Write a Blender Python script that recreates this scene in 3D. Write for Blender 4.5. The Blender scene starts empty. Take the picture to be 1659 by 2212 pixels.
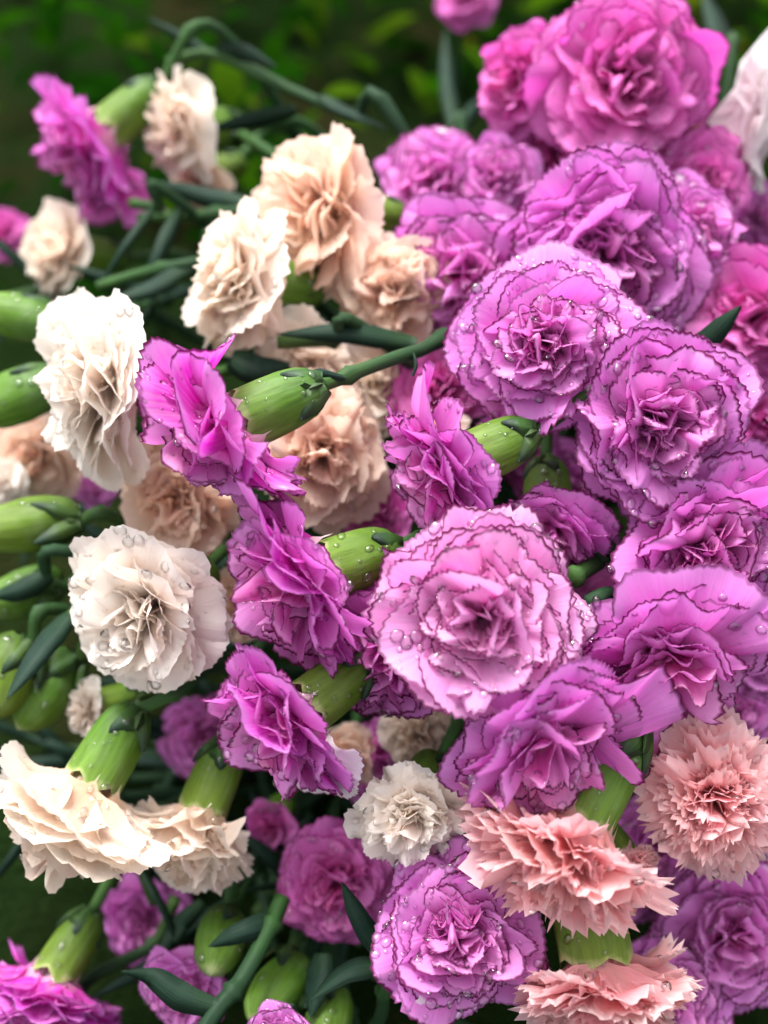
import bpy, math, random
import numpy as np
from mathutils import Vector, Matrix
from mathutils.bvhtree import BVHTree

scn = bpy.context.scene
# ------------------------------------------------------------------ camera
W0, H0 = 1659.0, 2212.0            # pixel frame used when reading the photograph
PITCH = math.radians(50.0)
CAM_H = 0.46
TX = 0.325
TY = TX * H0 / W0
CAM = Vector((0.0, 0.0, CAM_H))
FWD = Vector((0.0, math.cos(PITCH), -math.sin(PITCH)))
UPV = Vector((0.0, math.sin(PITCH), math.cos(PITCH)))
RGT = Vector((1.0, 0.0, 0.0))
cd = bpy.data.cameras.new("camera")
cam = bpy.data.objects.new("camera", cd)
scn.collection.objects.link(cam)
cam.location = CAM
cam.rotation_euler = (math.pi / 2 - PITCH, 0.0, 0.0)
cd.sensor_fit = 'HORIZONTAL'
cd.sensor_width = 36.0
cd.lens = 18.0 / TX
cd.clip_start = 0.01
cd.clip_end = 200.0
cd.dof.use_dof = True
cd.dof.focus_distance = 0.347
cd.dof.aperture_fstop = 6.4
scn.camera = cam

# ------------------------------------------------------------------ overcast daylight
world = bpy.data.worlds.new("World")
scn.world = world
world.use_nodes = True
wn = world.node_tree
wn.nodes.clear()
sky = wn.nodes.new('ShaderNodeTexSky')
sky.sky_type = 'NISHITA'
sky.sun_disc = False
SUN_EL, SUN_AZ = math.radians(62), math.radians(-28)
sky.sun_elevation = SUN_EL
sky.sun_rotation = SUN_AZ
sky.air_density = 1.0
sky.dust_density = 6.0
sky.ozone_density = 0.6
bgn = wn.nodes.new('ShaderNodeBackground')
bgn.inputs['Strength'].default_value = 0.135
wo = wn.nodes.new('ShaderNodeOutputWorld')
cloud = wn.nodes.new('ShaderNodeHueSaturation')      # an even grey cloud cover: little of the blue comes through
cloud.inputs['Saturation'].default_value = 0.2
wn.links.new(sky.outputs[0], cloud.inputs['Color'])
wn.links.new(cloud.outputs[0], bgn.inputs['Color'])
wn.links.new(bgn.outputs[0], wo.inputs['Surface'])
sl = bpy.data.lights.new("sun", 'SUN')
sl.energy = 1.2
sl.angle = math.radians(20)
sl.color = (1.0, 0.97, 0.93)
sun = bpy.data.objects.new("sun", sl)
scn.collection.objects.link(sun)
sd = Vector((math.sin(SUN_AZ) * math.cos(SUN_EL), math.cos(SUN_AZ) * math.cos(SUN_EL), math.sin(SUN_EL)))
sun.rotation_euler = sd.to_track_quat('Z', 'Y').to_euler()
sun.location = (0, 0, 3)
vs = scn.view_settings
vs.view_transform = 'Standard'
vs.look = 'None'
vs.exposure = 1.58
vs.gamma = 1.0
vs.use_curve_mapping = False

cy = scn.cycles
cy.max_bounces = 7
cy.diffuse_bounces = 5
cy.glossy_bounces = 2
cy.transmission_bounces = 5
cy.transparent_max_bounces = 6

COL = scn.collection


def at(px, py, d):
    """pixel of the 1659 x 2212 frame and distance along the view axis -> world point"""
    x = (px - W0 / 2) / (W0 / 2) * TX
    y = -(py - H0 / 2) / (H0 / 2) * TY
    return CAM + (FWD + RGT * x + UPV * y) * d


def cdir(x, y, z):
    """direction right / up / towards the viewer at the photograph's tilt -> world"""
    return (RGT * x + UPV * y - FWD * z).normalized()


PXM = W0 / (2 * TX)                # pixels per metre at distance 1


# ------------------------------------------------------------------ materials
def new_mat(name):
    m = bpy.data.materials.new(name)
    m.use_nodes = True
    nt = m.node_tree
    nt.nodes.clear()
    return m, nt


class NT:
    def __init__(s, nt):
        s.nt = nt

    def n(s, t, **kw):
        nd = s.nt.nodes.new('ShaderNode' + t)
        for k, v in kw.items():
            setattr(nd, k, v)
        return nd

    def l(s, a, b):
        s.nt.links.new(a, b)

    def math(s, op, a, b=None, clamp=False):
        nd = s.n('Math', operation=op)
        nd.use_clamp = clamp
        for i, x in enumerate((a, b)):
            if x is None:
                continue
            if isinstance(x, (int, float)):
                nd.inputs[i].default_value = x
            else:
                s.l(x, nd.inputs[i])
        return nd.outputs[0]

    def ramp(s, fac, stops, interp='LINEAR'):
        nd = s.n('ValToRGB')
        cr = nd.color_ramp
        cr.interpolation = interp
        while len(cr.elements) < len(stops):
            cr.elements.new(0.5)
        for e, (p, c) in zip(cr.elements, stops):
            e.position = p
            e.color = (c[0], c[1], c[2], 1) if not isinstance(c, (int, float)) else (c, c, c, 1)
        s.l(fac, nd.inputs[0])
        return nd.outputs[0]

    def mix(s, fac, a, b, blend='MIX'):
        nd = s.n('Mix', data_type='RGBA', blend_type=blend)
        for i, x in ((0, fac), (6, a), (7, b)):
            if isinstance(x, (int, float)):
                nd.inputs[i].default_value = x
            elif isinstance(x, tuple):
                nd.inputs[i].default_value = (x[0], x[1], x[2], 1)
            else:
                s.l(x, nd.inputs[i])
        return nd.outputs[2]

    def rng(s, v, a, b, c, d):
        nd = s.n('MapRange')
        nd.clamp = True
        s.l(v, nd.inputs[0])
        for i, x in enumerate((a, b, c, d)):
            nd.inputs[1 + i].default_value = x
        return nd.outputs[0]


def petal_material(name, outer, inner, under, edge=None, edge_w=0.03, vein=0.12, transl=0.38, blotch=None, sat_tr=None):
    m, nt = new_mat(name)
    g = NT(nt)
    uv = g.n('UVMap')
    uv.uv_map = 'UVMap'
    sep = g.n('SeparateXYZ')
    g.l(uv.outputs[0], sep.inputs[0])
    S, V = sep.outputs[0], sep.outputs[1]
    oi = g.n('ObjectInfo')
    at_ = g.n('Attribute', attribute_type='OBJECT', attribute_name='whorl')
    inn = at_.outputs['Fac']
    rnd = oi.outputs['Random']
    # veins that run from the claw to the margin
    cmb = g.n('CombineXYZ')
    g.l(g.math('MULTIPLY', S, 46.0), cmb.inputs[0])
    g.l(g.math('MULTIPLY', V, 1.6), cmb.inputs[1])
    g.l(g.math('MULTIPLY', rnd, 40.0), cmb.inputs[2])
    nz = g.n('TexNoise')
    nz.inputs['Scale'].default_value = 1.0
    nz.inputs['Detail'].default_value = 4.0
    g.l(cmb.outputs[0], nz.inputs['Vector'])
    veins = nz.outputs[0]
    cmb2 = g.n('CombineXYZ')
    g.l(g.math('MULTIPLY', S, 4.0), cmb2.inputs[0])
    g.l(g.math('MULTIPLY', V, 4.0), cmb2.inputs[1])
    g.l(g.math('MULTIPLY', rnd, 91.0), cmb2.inputs[2])
    nz2 = g.n('TexNoise')
    nz2.inputs['Scale'].default_value = 1.0
    nz2.inputs['Detail'].default_value = 3.0
    g.l(cmb2.outputs[0], nz2.inputs['Vector'])
    soft = nz2.outputs[0]
    vv = g.math('ADD', V, g.math('MULTIPLY', g.math('SUBTRACT', veins, 0.5), vein))
    vv = g.math('ADD', vv, g.math('MULTIPLY', g.math('SUBTRACT', soft, 0.5), 0.22))
    c_out = g.ramp(vv, outer)
    c_in = g.ramp(vv, inner)
    col = g.mix(g.rng(inn, 0.15, 1.0, 0.0, 1.0), c_out, c_in)
    hs = g.n('HueSaturation')
    hs.inputs['Hue'].default_value = 0.5
    g.l(g.math('ADD', 0.488, g.math('MULTIPLY', rnd, 0.024)), hs.inputs['Hue'])
    g.l(g.rng(veins, 0.3, 0.7, 0.88, 1.12), hs.inputs['Saturation'])
    g.l(g.rng(soft, 0.25, 0.75, 0.90, 1.08), hs.inputs['Value'])
    g.l(col, hs.inputs['Color'])
    col = hs.outputs[0]
    geo = g.n('NewGeometry')
    col = g.mix(g.math('MULTIPLY', geo.outputs['Backfacing'], 0.55), col, under)
    if blotch:
        b = g.rng(soft, 0.62, 0.68, 0.0, 0.8)
        b = g.math('MULTIPLY', b, g.rng(rnd, 0.90, 0.92, 0.0, 1.0))
        col = g.mix(b, col, blotch)
    if edge:
        cm3 = g.n('CombineXYZ')
        g.l(g.math('MULTIPLY', S, 26.0), cm3.inputs[0])
        g.l(g.math('MULTIPLY', rnd, 70.0), cm3.inputs[2])
        n3 = g.n('TexNoise')
        n3.inputs['Scale'].default_value = 1.0
        n3.inputs['Detail'].default_value = 2.0
        g.l(cm3.outputs[0], n3.inputs['Vector'])
        th = g.math('ADD', V, g.math('MULTIPLY', g.math('SUBTRACT', n3.outputs[0], 0.5), edge_w * 1.7))
        em = g.rng(th, 1 - edge_w * 1.7, 1 - edge_w * 0.6, 0.0, 1.0)
        em = g.math('MULTIPLY', em, g.rng(soft, 0.34, 0.48, 0.55, 1.0))
        em = g.math('MULTIPLY', em, g.rng(rnd, 0.0, 0.35, 0.55, 1.0))
        col = g.mix(g.math('MULTIPLY', em, 0.94), col, edge)
    bump = g.n('Bump')
    bump.inputs['Strength'].default_value = 0.4
    bump.inputs['Distance'].default_value = 0.0008
    g.l(g.math('ADD', veins, g.math('MULTIPLY', soft, 0.8)), bump.inputs['Height'])
    p = g.n('BsdfPrincipled')
    g.l(col, p.inputs['Base Color'])
    p.inputs['Roughness'].default_value = 0.48
    p.inputs['Specular IOR Level'].default_value = 0.09
    g.l(bump.outputs[0], p.inputs['Normal'])
    t = g.n('BsdfTranslucent')
    hs2 = g.n('HueSaturation')
    hs2.inputs['Saturation'].default_value = sat_tr or 1.2
    g.l(col, hs2.inputs['Color'])
    g.l(hs2.outputs[0], t.inputs['Color'])
    mx = g.n('MixShader')
    mx.inputs[0].default_value = transl
    g.l(p.outputs[0], mx.inputs[1])
    g.l(t.outputs[0], mx.inputs[2])
    o = g.n('OutputMaterial')
    g.l(mx.outputs[0], o.inputs['Surface'])
    return m


M = {}
PED = (0.12, 0.002, 0.055)
M['purple'] = petal_material(
    'purple_petal',
    outer=[(0.0, (0.84, 0.78, 0.66)), (0.20, (0.86, 0.48, 0.64)), (0.45, (0.73, 0.085, 0.51)), (0.80, (0.74, 0.13, 0.60)), (1.0, (0.79, 0.31, 0.78))],
    inner=[(0.0, (0.86, 0.74, 0.64)), (0.25, (0.89, 0.48, 0.60)), (0.5, (0.84, 0.165, 0.52)), (0.82, (0.86, 0.27, 0.64)), (1.0, (0.89, 0.45, 0.75))],
    under=(0.81, 0.34, 0.76), edge=PED, edge_w=0.026, blotch=(0.90, 0.84, 0.88), sat_tr=1.15, transl=0.46)
M['lilac'] = petal_material(
    'lilac_petal',
    outer=[(0.0, (0.86, 0.80, 0.70)), (0.20, (0.89, 0.58, 0.72)), (0.45, (0.88, 0.23, 0.63)), (0.80, (0.89, 0.31, 0.70)), (1.0, (0.91, 0.46, 0.80))],
    inner=[(0.0, (0.86, 0.74, 0.66)), (0.25, (0.90, 0.54, 0.68)), (0.5, (0.89, 0.27, 0.61)), (0.82, (0.91, 0.36, 0.69)), (1.0, (0.92, 0.51, 0.77))],
    under=(0.88, 0.46, 0.78), edge=PED, edge_w=0.022, sat_tr=1.15, transl=0.48)
M['magenta'] = petal_material(
    'magenta_petal',
    outer=[(0.0, (0.82, 0.72, 0.64)), (0.22, (0.84, 0.38, 0.58)), (0.5, (0.70, 0.075, 0.42)), (0.82, (0.71, 0.10, 0.49)), (1.0, (0.77, 0.21, 0.62))],
    inner=[(0.0, (0.82, 0.68, 0.60)), (0.25, (0.86, 0.36, 0.54)), (0.5, (0.79, 0.12, 0.42)), (0.82, (0.81, 0.17, 0.50)), (1.0, (0.86, 0.32, 0.62))],
    under=(0.77, 0.26, 0.62), edge=(0.30, 0.015, 0.17), edge_w=0.016, transl=0.44)
M['cream'] = petal_material(
    'cream_petal',
    outer=[(0.0, (0.82, 0.80, 0.54)), (0.2, (0.93, 0.66, 0.48)), (0.5, (0.94, 0.77, 0.65)), (1.0, (0.94, 0.85, 0.77))],
    inner=[(0.0, (0.84, 0.74, 0.50)), (0.25, (0.93, 0.57, 0.41)), (0.6, (0.94, 0.72, 0.57)), (1.0, (0.94, 0.82, 0.70))],
    under=(0.94, 0.86, 0.77), transl=0.52, sat_tr=1.15)
M['blush'] = petal_material(
    'blush_white_petal',
    outer=[(0.0, (0.82, 0.80, 0.56)), (0.2, (0.93, 0.70, 0.55)), (0.5, (0.93, 0.79, 0.70)), (1.0, (0.92, 0.86, 0.80))],
    inner=[(0.0, (0.84, 0.74, 0.50)), (0.25, (0.93, 0.62, 0.48)), (0.6, (0.93, 0.76, 0.65)), (1.0, (0.93, 0.85, 0.78))],
    under=(0.93, 0.89, 0.84), transl=0.50, sat_tr=1.2)
M['peach'] = petal_material(
    'peach_petal',
    outer=[(0.0, (0.82, 0.72, 0.52)), (0.25, (0.93, 0.52, 0.39)), (0.55, (0.94, 0.66, 0.52)), (1.0, (0.94, 0.77, 0.65))],
    inner=[(0.0, (0.82, 0.64, 0.48)), (0.25, (0.93, 0.46, 0.34)), (0.6, (0.94, 0.61, 0.47)), (1.0, (0.94, 0.72, 0.59))],
    under=(0.94, 0.77, 0.66), transl=0.52, sat_tr=1.1)
M['pink'] = petal_material(
    'pink_petal',
    outer=[(0.0, (0.86, 0.78, 0.66)), (0.25, (0.93, 0.49, 0.46)), (0.55, (0.95, 0.47, 0.49)), (0.85, (0.95, 0.55, 0.57)), (1.0, (0.95, 0.73, 0.74))],
    inner=[(0.0, (0.86, 0.60, 0.52)), (0.25, (0.94, 0.31, 0.30)), (0.6, (0.95, 0.36, 0.38)), (0.85, (0.95, 0.46, 0.48)), (1.0, (0.95, 0.62, 0.63))],
    under=(0.95, 0.64, 0.65), transl=0.55, sat_tr=1.05)
M['white'] = petal_material(
    'white_streaked_petal',
    outer=[(0.0, (0.86, 0.84, 0.70)), (0.4, (0.88, 0.80, 0.84)), (0.8, (0.90, 0.84, 0.88)), (1.0, (0.86, 0.70, 0.84))],
    inner=[(0.0, (0.86, 0.84, 0.70)), (0.4, (0.88, 0.80, 0.84)), (1.0, (0.90, 0.84, 0.88))],
    under=(0.91, 0.86, 0.89), edge=PED, edge_w=0.012, vein=0.5, transl=0.4)
M['mauve'] = petal_material(
    'mauve_white_petal',
    outer=[(0.0, (0.82, 0.80, 0.60)), (0.3, (0.84, 0.78, 0.76)), (0.7, (0.80, 0.66, 0.70)), (1.0, (0.84, 0.78, 0.80))],
    inner=[(0.0, (0.82, 0.80, 0.60)), (0.3, (0.82, 0.70, 0.70)), (0.7, (0.78, 0.54, 0.64)), (1.0, (0.84, 0.74, 0.77))],
    under=(0.86, 0.80, 0.81))


def green_material(name, c0, c1, c2, rough=0.4, stripes=60.0, wax=0.25, transl=0.0, spec=0.3, rim=None, bloom=(0.22, 0.31, 0.22)):
    """u runs round, v along; c0 base, c1 middle, c2 tip"""
    m, nt = new_mat(name)
    g = NT(nt)
    uv = g.n('UVMap')
    uv.uv_map = 'UVMap'
    sep = g.n('SeparateXYZ')
    g.l(uv.outputs[0], sep.inputs[0])
    oi = g.n('ObjectInfo')
    rnd = oi.outputs['Random']
    cmb = g.n('CombineXYZ')
    g.l(g.math('MULTIPLY', sep.outputs[0], stripes), cmb.inputs[0])
    g.l(g.math('MULTIPLY', sep.outputs[1], 2.0), cmb.inputs[1])
    g.l(g.math('MULTIPLY', rnd, 30.0), cmb.inputs[2])
    nz = g.n('TexNoise')
    nz.inputs['Scale'].default_value = 1.0
    nz.inputs['Detail'].default_value = 4.0
    g.l(cmb.outputs[0], nz.inputs['Vector'])
    tc = g.n('TexCoord')
    nz2 = g.n('TexNoise')
    nz2.inputs['Scale'].default_value = 140.0
    nz2.inputs['Detail'].default_value = 3.0
    g.l(tc.outputs['Object'], nz2.inputs['Vector'])
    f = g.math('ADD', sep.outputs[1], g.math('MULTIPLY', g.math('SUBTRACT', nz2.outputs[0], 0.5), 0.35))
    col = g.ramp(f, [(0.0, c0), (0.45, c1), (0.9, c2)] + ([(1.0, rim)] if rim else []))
    hs = g.n('HueSaturation')
    g.l(g.math('ADD', 0.485, g.math('MULTIPLY', rnd, 0.03)), hs.inputs['Hue'])
    g.l(g.rng(nz.outputs[0], 0.3, 0.7, 0.76, 1.20), hs.inputs['Value'])
    g.l(col, hs.inputs['Color'])
    col = hs.outputs[0]
    # waxy bloom in patches
    w = g.rng(nz2.outputs[0], 0.45, 0.7, 0.0, wax)
    col = g.mix(w, col, bloom)
    bump = g.n('Bump')
    bump.inputs['Strength'].default_value = 0.5
    bump.inputs['Distance'].default_value = 0.0005
    g.l(g.math('ADD', nz.outputs[0], nz2.outputs[0]), bump.inputs['Height'])
    p = g.n('BsdfPrincipled')
    g.l(col, p.inputs['Base Color'])
    p.inputs['Roughness'].default_value = rough
    p.inputs['Specular IOR Level'].default_value = spec
    g.l(bump.outputs[0], p.inputs['Normal'])
    o = g.n('OutputMaterial')
    if transl:
        t = g.n('BsdfTranslucent')
        g.l(col, t.inputs['Color'])
        mx = g.n('MixShader')
        mx.inputs[0].default_value = transl
        g.l(p.outputs[0], mx.inputs[1])
        g.l(t.outputs[0], mx.inputs[2])
        g.l(mx.outputs[0], o.inputs['Surface'])
    else:
        g.l(p.outputs[0], o.inputs['Surface'])
    return m


M['calyx'] = green_material('calyx_green', (0.045, 0.10, 0.012), (0.085, 0.165, 0.014), (0.135, 0.225, 0.03), 0.5, 34.0, 0.12, 0.10, 0.22, (0.36, 0.40, 0.16))
M['bract'] = green_material('bract_green', (0.025, 0.06, 0.014), (0.04, 0.09, 0.016), (0.012, 0.032, 0.018), 0.5, 18.0, 0.2, 0.0, 0.25, None, (0.05, 0.09, 0.05))
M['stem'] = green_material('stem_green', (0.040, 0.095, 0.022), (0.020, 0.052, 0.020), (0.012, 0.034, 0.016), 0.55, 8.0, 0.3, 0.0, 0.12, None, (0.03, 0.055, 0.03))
M['leaf'] = green_material('leaf_blue_green', (0.018, 0.044, 0.020), (0.010, 0.028, 0.018), (0.013, 0.034, 0.021), 0.55, 14.0, 0.3, 0.0, 0.12, None, (0.024, 0.045, 0.034))


def water_material():
    m, nt = new_mat('rain_water')
    g = NT(nt)
    fr = g.n('Fresnel')
    fr.inputs['IOR'].default_value = 1.33
    gl = g.n('BsdfGlossy')
    gl.inputs['Roughness'].default_value = 0.07
    rf = g.n('BsdfRefraction')
    rf.inputs['IOR'].default_value = 1.33
    rf.inputs['Roughness'].default_value = 0.0
    tr = g.n('BsdfTransparent')
    mx0 = g.n('MixShader')
    mx0.inputs[0].default_value = 0.0
    g.l(tr.outputs[0], mx0.inputs[1])
    g.l(rf.outputs[0], mx0.inputs[2])
    mx = g.n('MixShader')
    g.l(g.math('ADD', g.math('MULTIPLY', fr.outputs[0], 0.8), 0.06, True), mx.inputs[0])
    g.l(mx0.outputs[0], mx.inputs[1])
    g.l(gl.outputs[0], mx.inputs[2])
    o = g.n('OutputMaterial')
    g.l(mx.outputs[0], o.inputs['Surface'])
    return m


M['water'] = water_material()


def ground_material():
    m, nt = new_mat('dark_garden_soil')
    g = NT(nt)
    tc = g.n('TexCoord')
    nz = g.n('TexNoise')
    nz.inputs['Scale'].default_value = 9.0
    nz.inputs['Detail'].default_value = 8.0
    g.l(tc.outputs['Object'], nz.inputs['Vector'])
    col = g.ramp(nz.outputs[0], [(0.3, (0.006, 0.010, 0.003)), (0.5, (0.007, 0.016, 0.004)), (0.7, (0.018, 0.016, 0.006))])
    n2 = g.n('TexNoise')
    n2.inputs['Scale'].default_value = 160.0
    n2.inputs['Detail'].default_value = 5.0
    g.l(tc.outputs['Object'], n2.inputs['Vector'])
    b = g.n('Bump')
    b.inputs['Strength'].default_value = 0.8
    b.inputs['Distance'].default_value = 0.01
    g.l(n2.outputs[0], b.inputs['Height'])
    p = g.n('BsdfPrincipled')
    p.inputs['Roughness'].default_value = 0.95
    p.inputs['Specular IOR Level'].default_value = 0.0
    g.l(col, p.inputs['Base Color'])
    g.l(b.outputs[0], p.inputs['Normal'])
    o = g.n('OutputMaterial')
    g.l(p.outputs[0], o.inputs['Surface'])
    return m


def cover_material():
    m, nt = new_mat('garden_foliage')
    g = NT(nt)
    uv = g.n('UVMap')
    uv.uv_map = 'UVMap'
    sep = g.n('SeparateXYZ')
    g.l(uv.outputs[0], sep.inputs[0])
    col = g.ramp(sep.outputs[0], [(0.0, (0.002, 0.012, 0.0008)), (0.4, (0.004, 0.026, 0.0008)), (0.72, (0.012, 0.052, 0.0008)), (0.9, (0.040, 0.080, 0.003)), (1.0, (0.06, 0.06, 0.003))])
    p = g.n('BsdfPrincipled')
    p.inputs['Roughness'].default_value = 0.6
    p.inputs['Specular IOR Level'].default_value = 0.0
    g.l(col, p.inputs['Base Color'])
    t = g.n('BsdfTranslucent')
    g.l(col, t.inputs['Color'])
    mx = g.n('MixShader')
    mx.inputs[0].default_value = 0.25
    g.l(p.outputs[0], mx.inputs[1])
    g.l(t.outputs[0], mx.inputs[2])
    o = g.n('OutputMaterial')
    g.l(mx.outputs[0], o.inputs['Surface'])
    return m


M['ground'] = ground_material()
M['cover'] = cover_material()


# ------------------------------------------------------------------ mesh helpers
def mesh_from(name, verts, quads, uvs=None, tris=None, smooth=True):
    """verts (n,3), quads (m,4); uvs per vertex (n,2)"""
    me = bpy.data.meshes.new(name)
    nq = len(quads) if quads is not None else 0
    ntr = len(tris) if tris is not None else 0
    loops = np.concatenate([np.asarray(quads, dtype=np.int32).ravel() if nq else np.zeros(0, np.int32),
                            np.asarray(tris, dtype=np.int32).ravel() if ntr else np.zeros(0, np.int32)])
    starts = np.concatenate([np.arange(nq) * 4, nq * 4 + np.arange(ntr) * 3]).astype(np.int32)
    totals = np.concatenate([np.full(nq, 4), np.full(ntr, 3)]).astype(np.int32)
    me.vertices.add(len(verts))
    me.vertices.foreach_set('co', np.asarray(verts, dtype=np.float32).ravel())
    me.loops.add(len(loops))
    me.loops.foreach_set('vertex_index', loops)
    me.polygons.add(nq + ntr)
    me.polygons.foreach_set('loop_start', starts)
    me.polygons.foreach_set('loop_total', totals)
    me.polygons.foreach_set('use_smooth', np.full(nq + ntr, smooth))
    if uvs is not None:
        ul = me.uv_layers.new(name='UVMap')
        ul.data.foreach_set('uv', np.asarray(uvs, dtype=np.float32)[loops].ravel())
    me.update(calc_edges=True)
    return me


def add_obj(name, me, mat, parent=None):
    o = bpy.data.objects.new(name, me)
    COL.objects.link(o)
    if mat is not None and len(me.materials) == 0:
        me.materials.append(mat)
    if parent is not None:
        o.parent = parent
    return o


def empty(name, mw, label, cat, group=None):
    o = bpy.data.objects.new(name, None)
    o.empty_display_size = 0.01
    COL.objects.link(o)
    o.matrix_world = mw
    o['label'] = label
    o['category'] = cat
    if group:
        o['group'] = group
    return o


def grid_quads(nr, nc, wrap=False):
    r = np.arange(nr - 1)[:, None]
    c = np.arange(nc if wrap else nc - 1)[None, :]
    c2 = (c + 1) % nc
    a = r * nc + c
    b = r * nc + c2
    return np.stack([a, b, b + nc, a + nc], axis=-1).reshape(-1, 4)


def sstep(x, a, b):
    t = np.clip((x - a) / (b - a), 0, 1)
    return t * t * (3 - 2 * t)


# ------------------------------------------------------------------ petals
def petal_arrays(rg, R, th0, th1, fan, teeth, tamp, tpow, ruf, cup, fold, curl, twist, rho0, z0, az, nv, warp, rnd_edge=0.28):
    # column positions at the valleys and tips of the teeth
    gaps = rg.uniform(0.6, 1.4, teeth)
    edges = np.concatenate([[0], np.cumsum(gaps)])
    edges = edges / edges[-1] * 2 - 1
    s = np.empty(2 * teeth + 1)
    s[0::2] = edges
    s[1::2] = edges[:-1] + (edges[1:] - edges[:-1]) * rg.uniform(0.3, 0.7, teeth)
    tip = np.zeros_like(s)
    tip[0::2] = -rg.uniform(0.35, 1.0, teeth + 1)
    tip[1::2] = rg.uniform(0.0, 0.45, teeth)
    # a deeper slit or two
    for _ in range(rg.integers(0, 3)):
        tip[2 * rg.integers(1, teeth)] -= rg.uniform(0.8, 2.2)
    t = np.linspace(0, 1, nv)
    v = 1 - (1 - t) ** 1.5
    S, V = np.meshgrid(s, v)
    low = sum(rg.normal(0, 0.035) * np.sin((k + 1) * math.pi * s * 0.8 + rg.uniform(0, 6.28)) for k in range(3))
    redge = R * (1 - rnd_edge * np.abs(s) ** 2.6 + low)
    r = V * redge[None, :] + (V ** tpow) * tamp * R * tip[None, :]
    half = fan * 0.5 * (0.10 + 0.90 * sstep(V, 0.06, 0.48))
    phi = S * half
    x = r * np.sin(phi)
    y = r * np.cos(phi)
    # displacement off the sheet
    z = np.zeros_like(x)
    w = sstep(V, 0.30, 1.0)
    for k in range(2, 6):
        a = rg.normal(0, 1.0) / (k ** 0.8) * 1.25
        z += ruf * R * a * w * np.sin(k * math.pi * S * 0.62 + rg.uniform(0, 6.28) + V * rg.uniform(-1.6, 1.6))
    z += 0.22 * ruf * R * (V ** 3) * np.sin(S * rg.uniform(9, 14) + rg.uniform(0, 6.28))
    z += (V ** tpow) * tamp * 0.32 * R * rg.normal(0, 1, len(s))[None, :]
    z += cup * x * x / R + fold * np.abs(x) * rg.choice([1, 1, -0.5])
    z += x * np.sin(twist * V)
    # bend along the midline
    yy = np.linspace(0, R * 1.25, 60)
    u = yy / R
    al = th0 + (th1 - th0) * sstep(u, 0.12, 0.62) + curl * np.clip(u - 0.45, 0, 1) ** 1.5
    dy = yy[1] - yy[0]
    mr = np.concatenate([[0], np.cumsum(np.sin(al[:-1]) * dy)])
    mz = np.concatenate([[0], np.cumsum(np.cos(al[:-1]) * dy)])
    Mr = np.interp(y, yy, mr)
    Mz = np.interp(y, yy, mz)
    A = np.interp(y, yy, al)
    rad = rho0 + Mr - np.cos(A) * z
    hz = z0 + Mz + np.sin(A) * z
    ca, sa = math.cos(az), math.sin(az)
    X = rad * ca - x * sa
    Y = rad * sa + x * ca
    P = np.stack([X, Y, hz], axis=-1).reshape(-1, 3)
    P = warp(P)
    UV = np.stack([(S * 0.5 + 0.5), V], axis=-1).reshape(-1, 2)
    return P, grid_quads(nv, len(s)), UV


# whorls: (count, length mm, tilt, fan deg, ruffle, cup, fold)
WH = {
    'picotee': [(8, 28.5, 101, 98, .050, -.10, .00), (8, 28.2, 88, 96, .050, .00, .00), (8, 27.4, 75, 92, .055, .03, .00), (8, 26.4, 62, 88, .065, .05, .01),
                (8, 25.2, 49, 80, .085, .06, .04), (8, 24.0, 36, 70, .110, .06, .07), (8, 22.6, 24, 58, .13, .06, .10), (7, 21.4, 12, 48, .15, .06, .14)],
    'soft': [(6, 29.0, 101, 106, .046, -.12, .00), (7, 28.2, 86, 102, .050, .00, .00), (7, 27.2, 71, 96, .060, .04, .01),
             (7, 26.0, 56, 88, .075, .06, .03), (7, 24.6, 41, 76, .10, .08, .06), (6, 23.2, 27, 64, .12, .08, .10), (6, 21.8, 13, 52, .14, .08, .14)],
    'crumpled': [(7, 27.5, 97, 98, .066, .0, .02), (8, 27.2, 83, 94, .078, .03, .04), (8, 26.4, 69, 88, .09, .05, .07),
                 (8, 25.4, 55, 80, .105, .06, .10), (8, 24.2, 41, 72, .12, .08, .13), (8, 23.0, 27, 62, .135, .08, .16), (7, 21.8, 13, 52, .15, .08, .18)],
    'fringed': [(8, 28.0, 101, 92, .05, -.05, .01), (9, 27.8, 88, 90, .06, .0, .03), (9, 27.2, 75, 86, .075, .03, .05), (9, 26.4, 62, 80, .09, .05, .07),
                (9, 25.4, 49, 72, .11, .06, .10), (9, 24.2, 36, 62, .125, .08, .13), (8, 23.0, 23, 54, .14, .08, .16), (6, 22.0, 11, 46, .15, .08, .18)],
    'fan': [(7, 29.0, 100, 100, .058, -.08, .00), (7, 28.6, 87, 98, .060, .00, .00), (7, 27.4, 72, 92, .070, .03, .01), (6, 26.0, 56, 86, .085, .05, .03),
            (6, 24.6, 40, 74, .11, .06, .08), (5, 22.6, 24, 60, .13, .06, .12)],
    'loose': [(5, 31.0, 92, 92, .04, .10, .00), (5, 30.0, 78, 88, .05, .25, .00), (4, 26.0, 55, 80, .08, .3, .05), (4, 21.0, 32, 70, .12, .3, .1)],
}
EDGE = {  # teeth, amplitude, power
    'picotee': (21, .024, 12), 'soft': (17, .022, 12), 'crumpled': (15, .035, 9), 'fringed': (17, .085, 5.0), 'fan': (21, .024, 12), 'loose': (11, .012, 12)}


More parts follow.
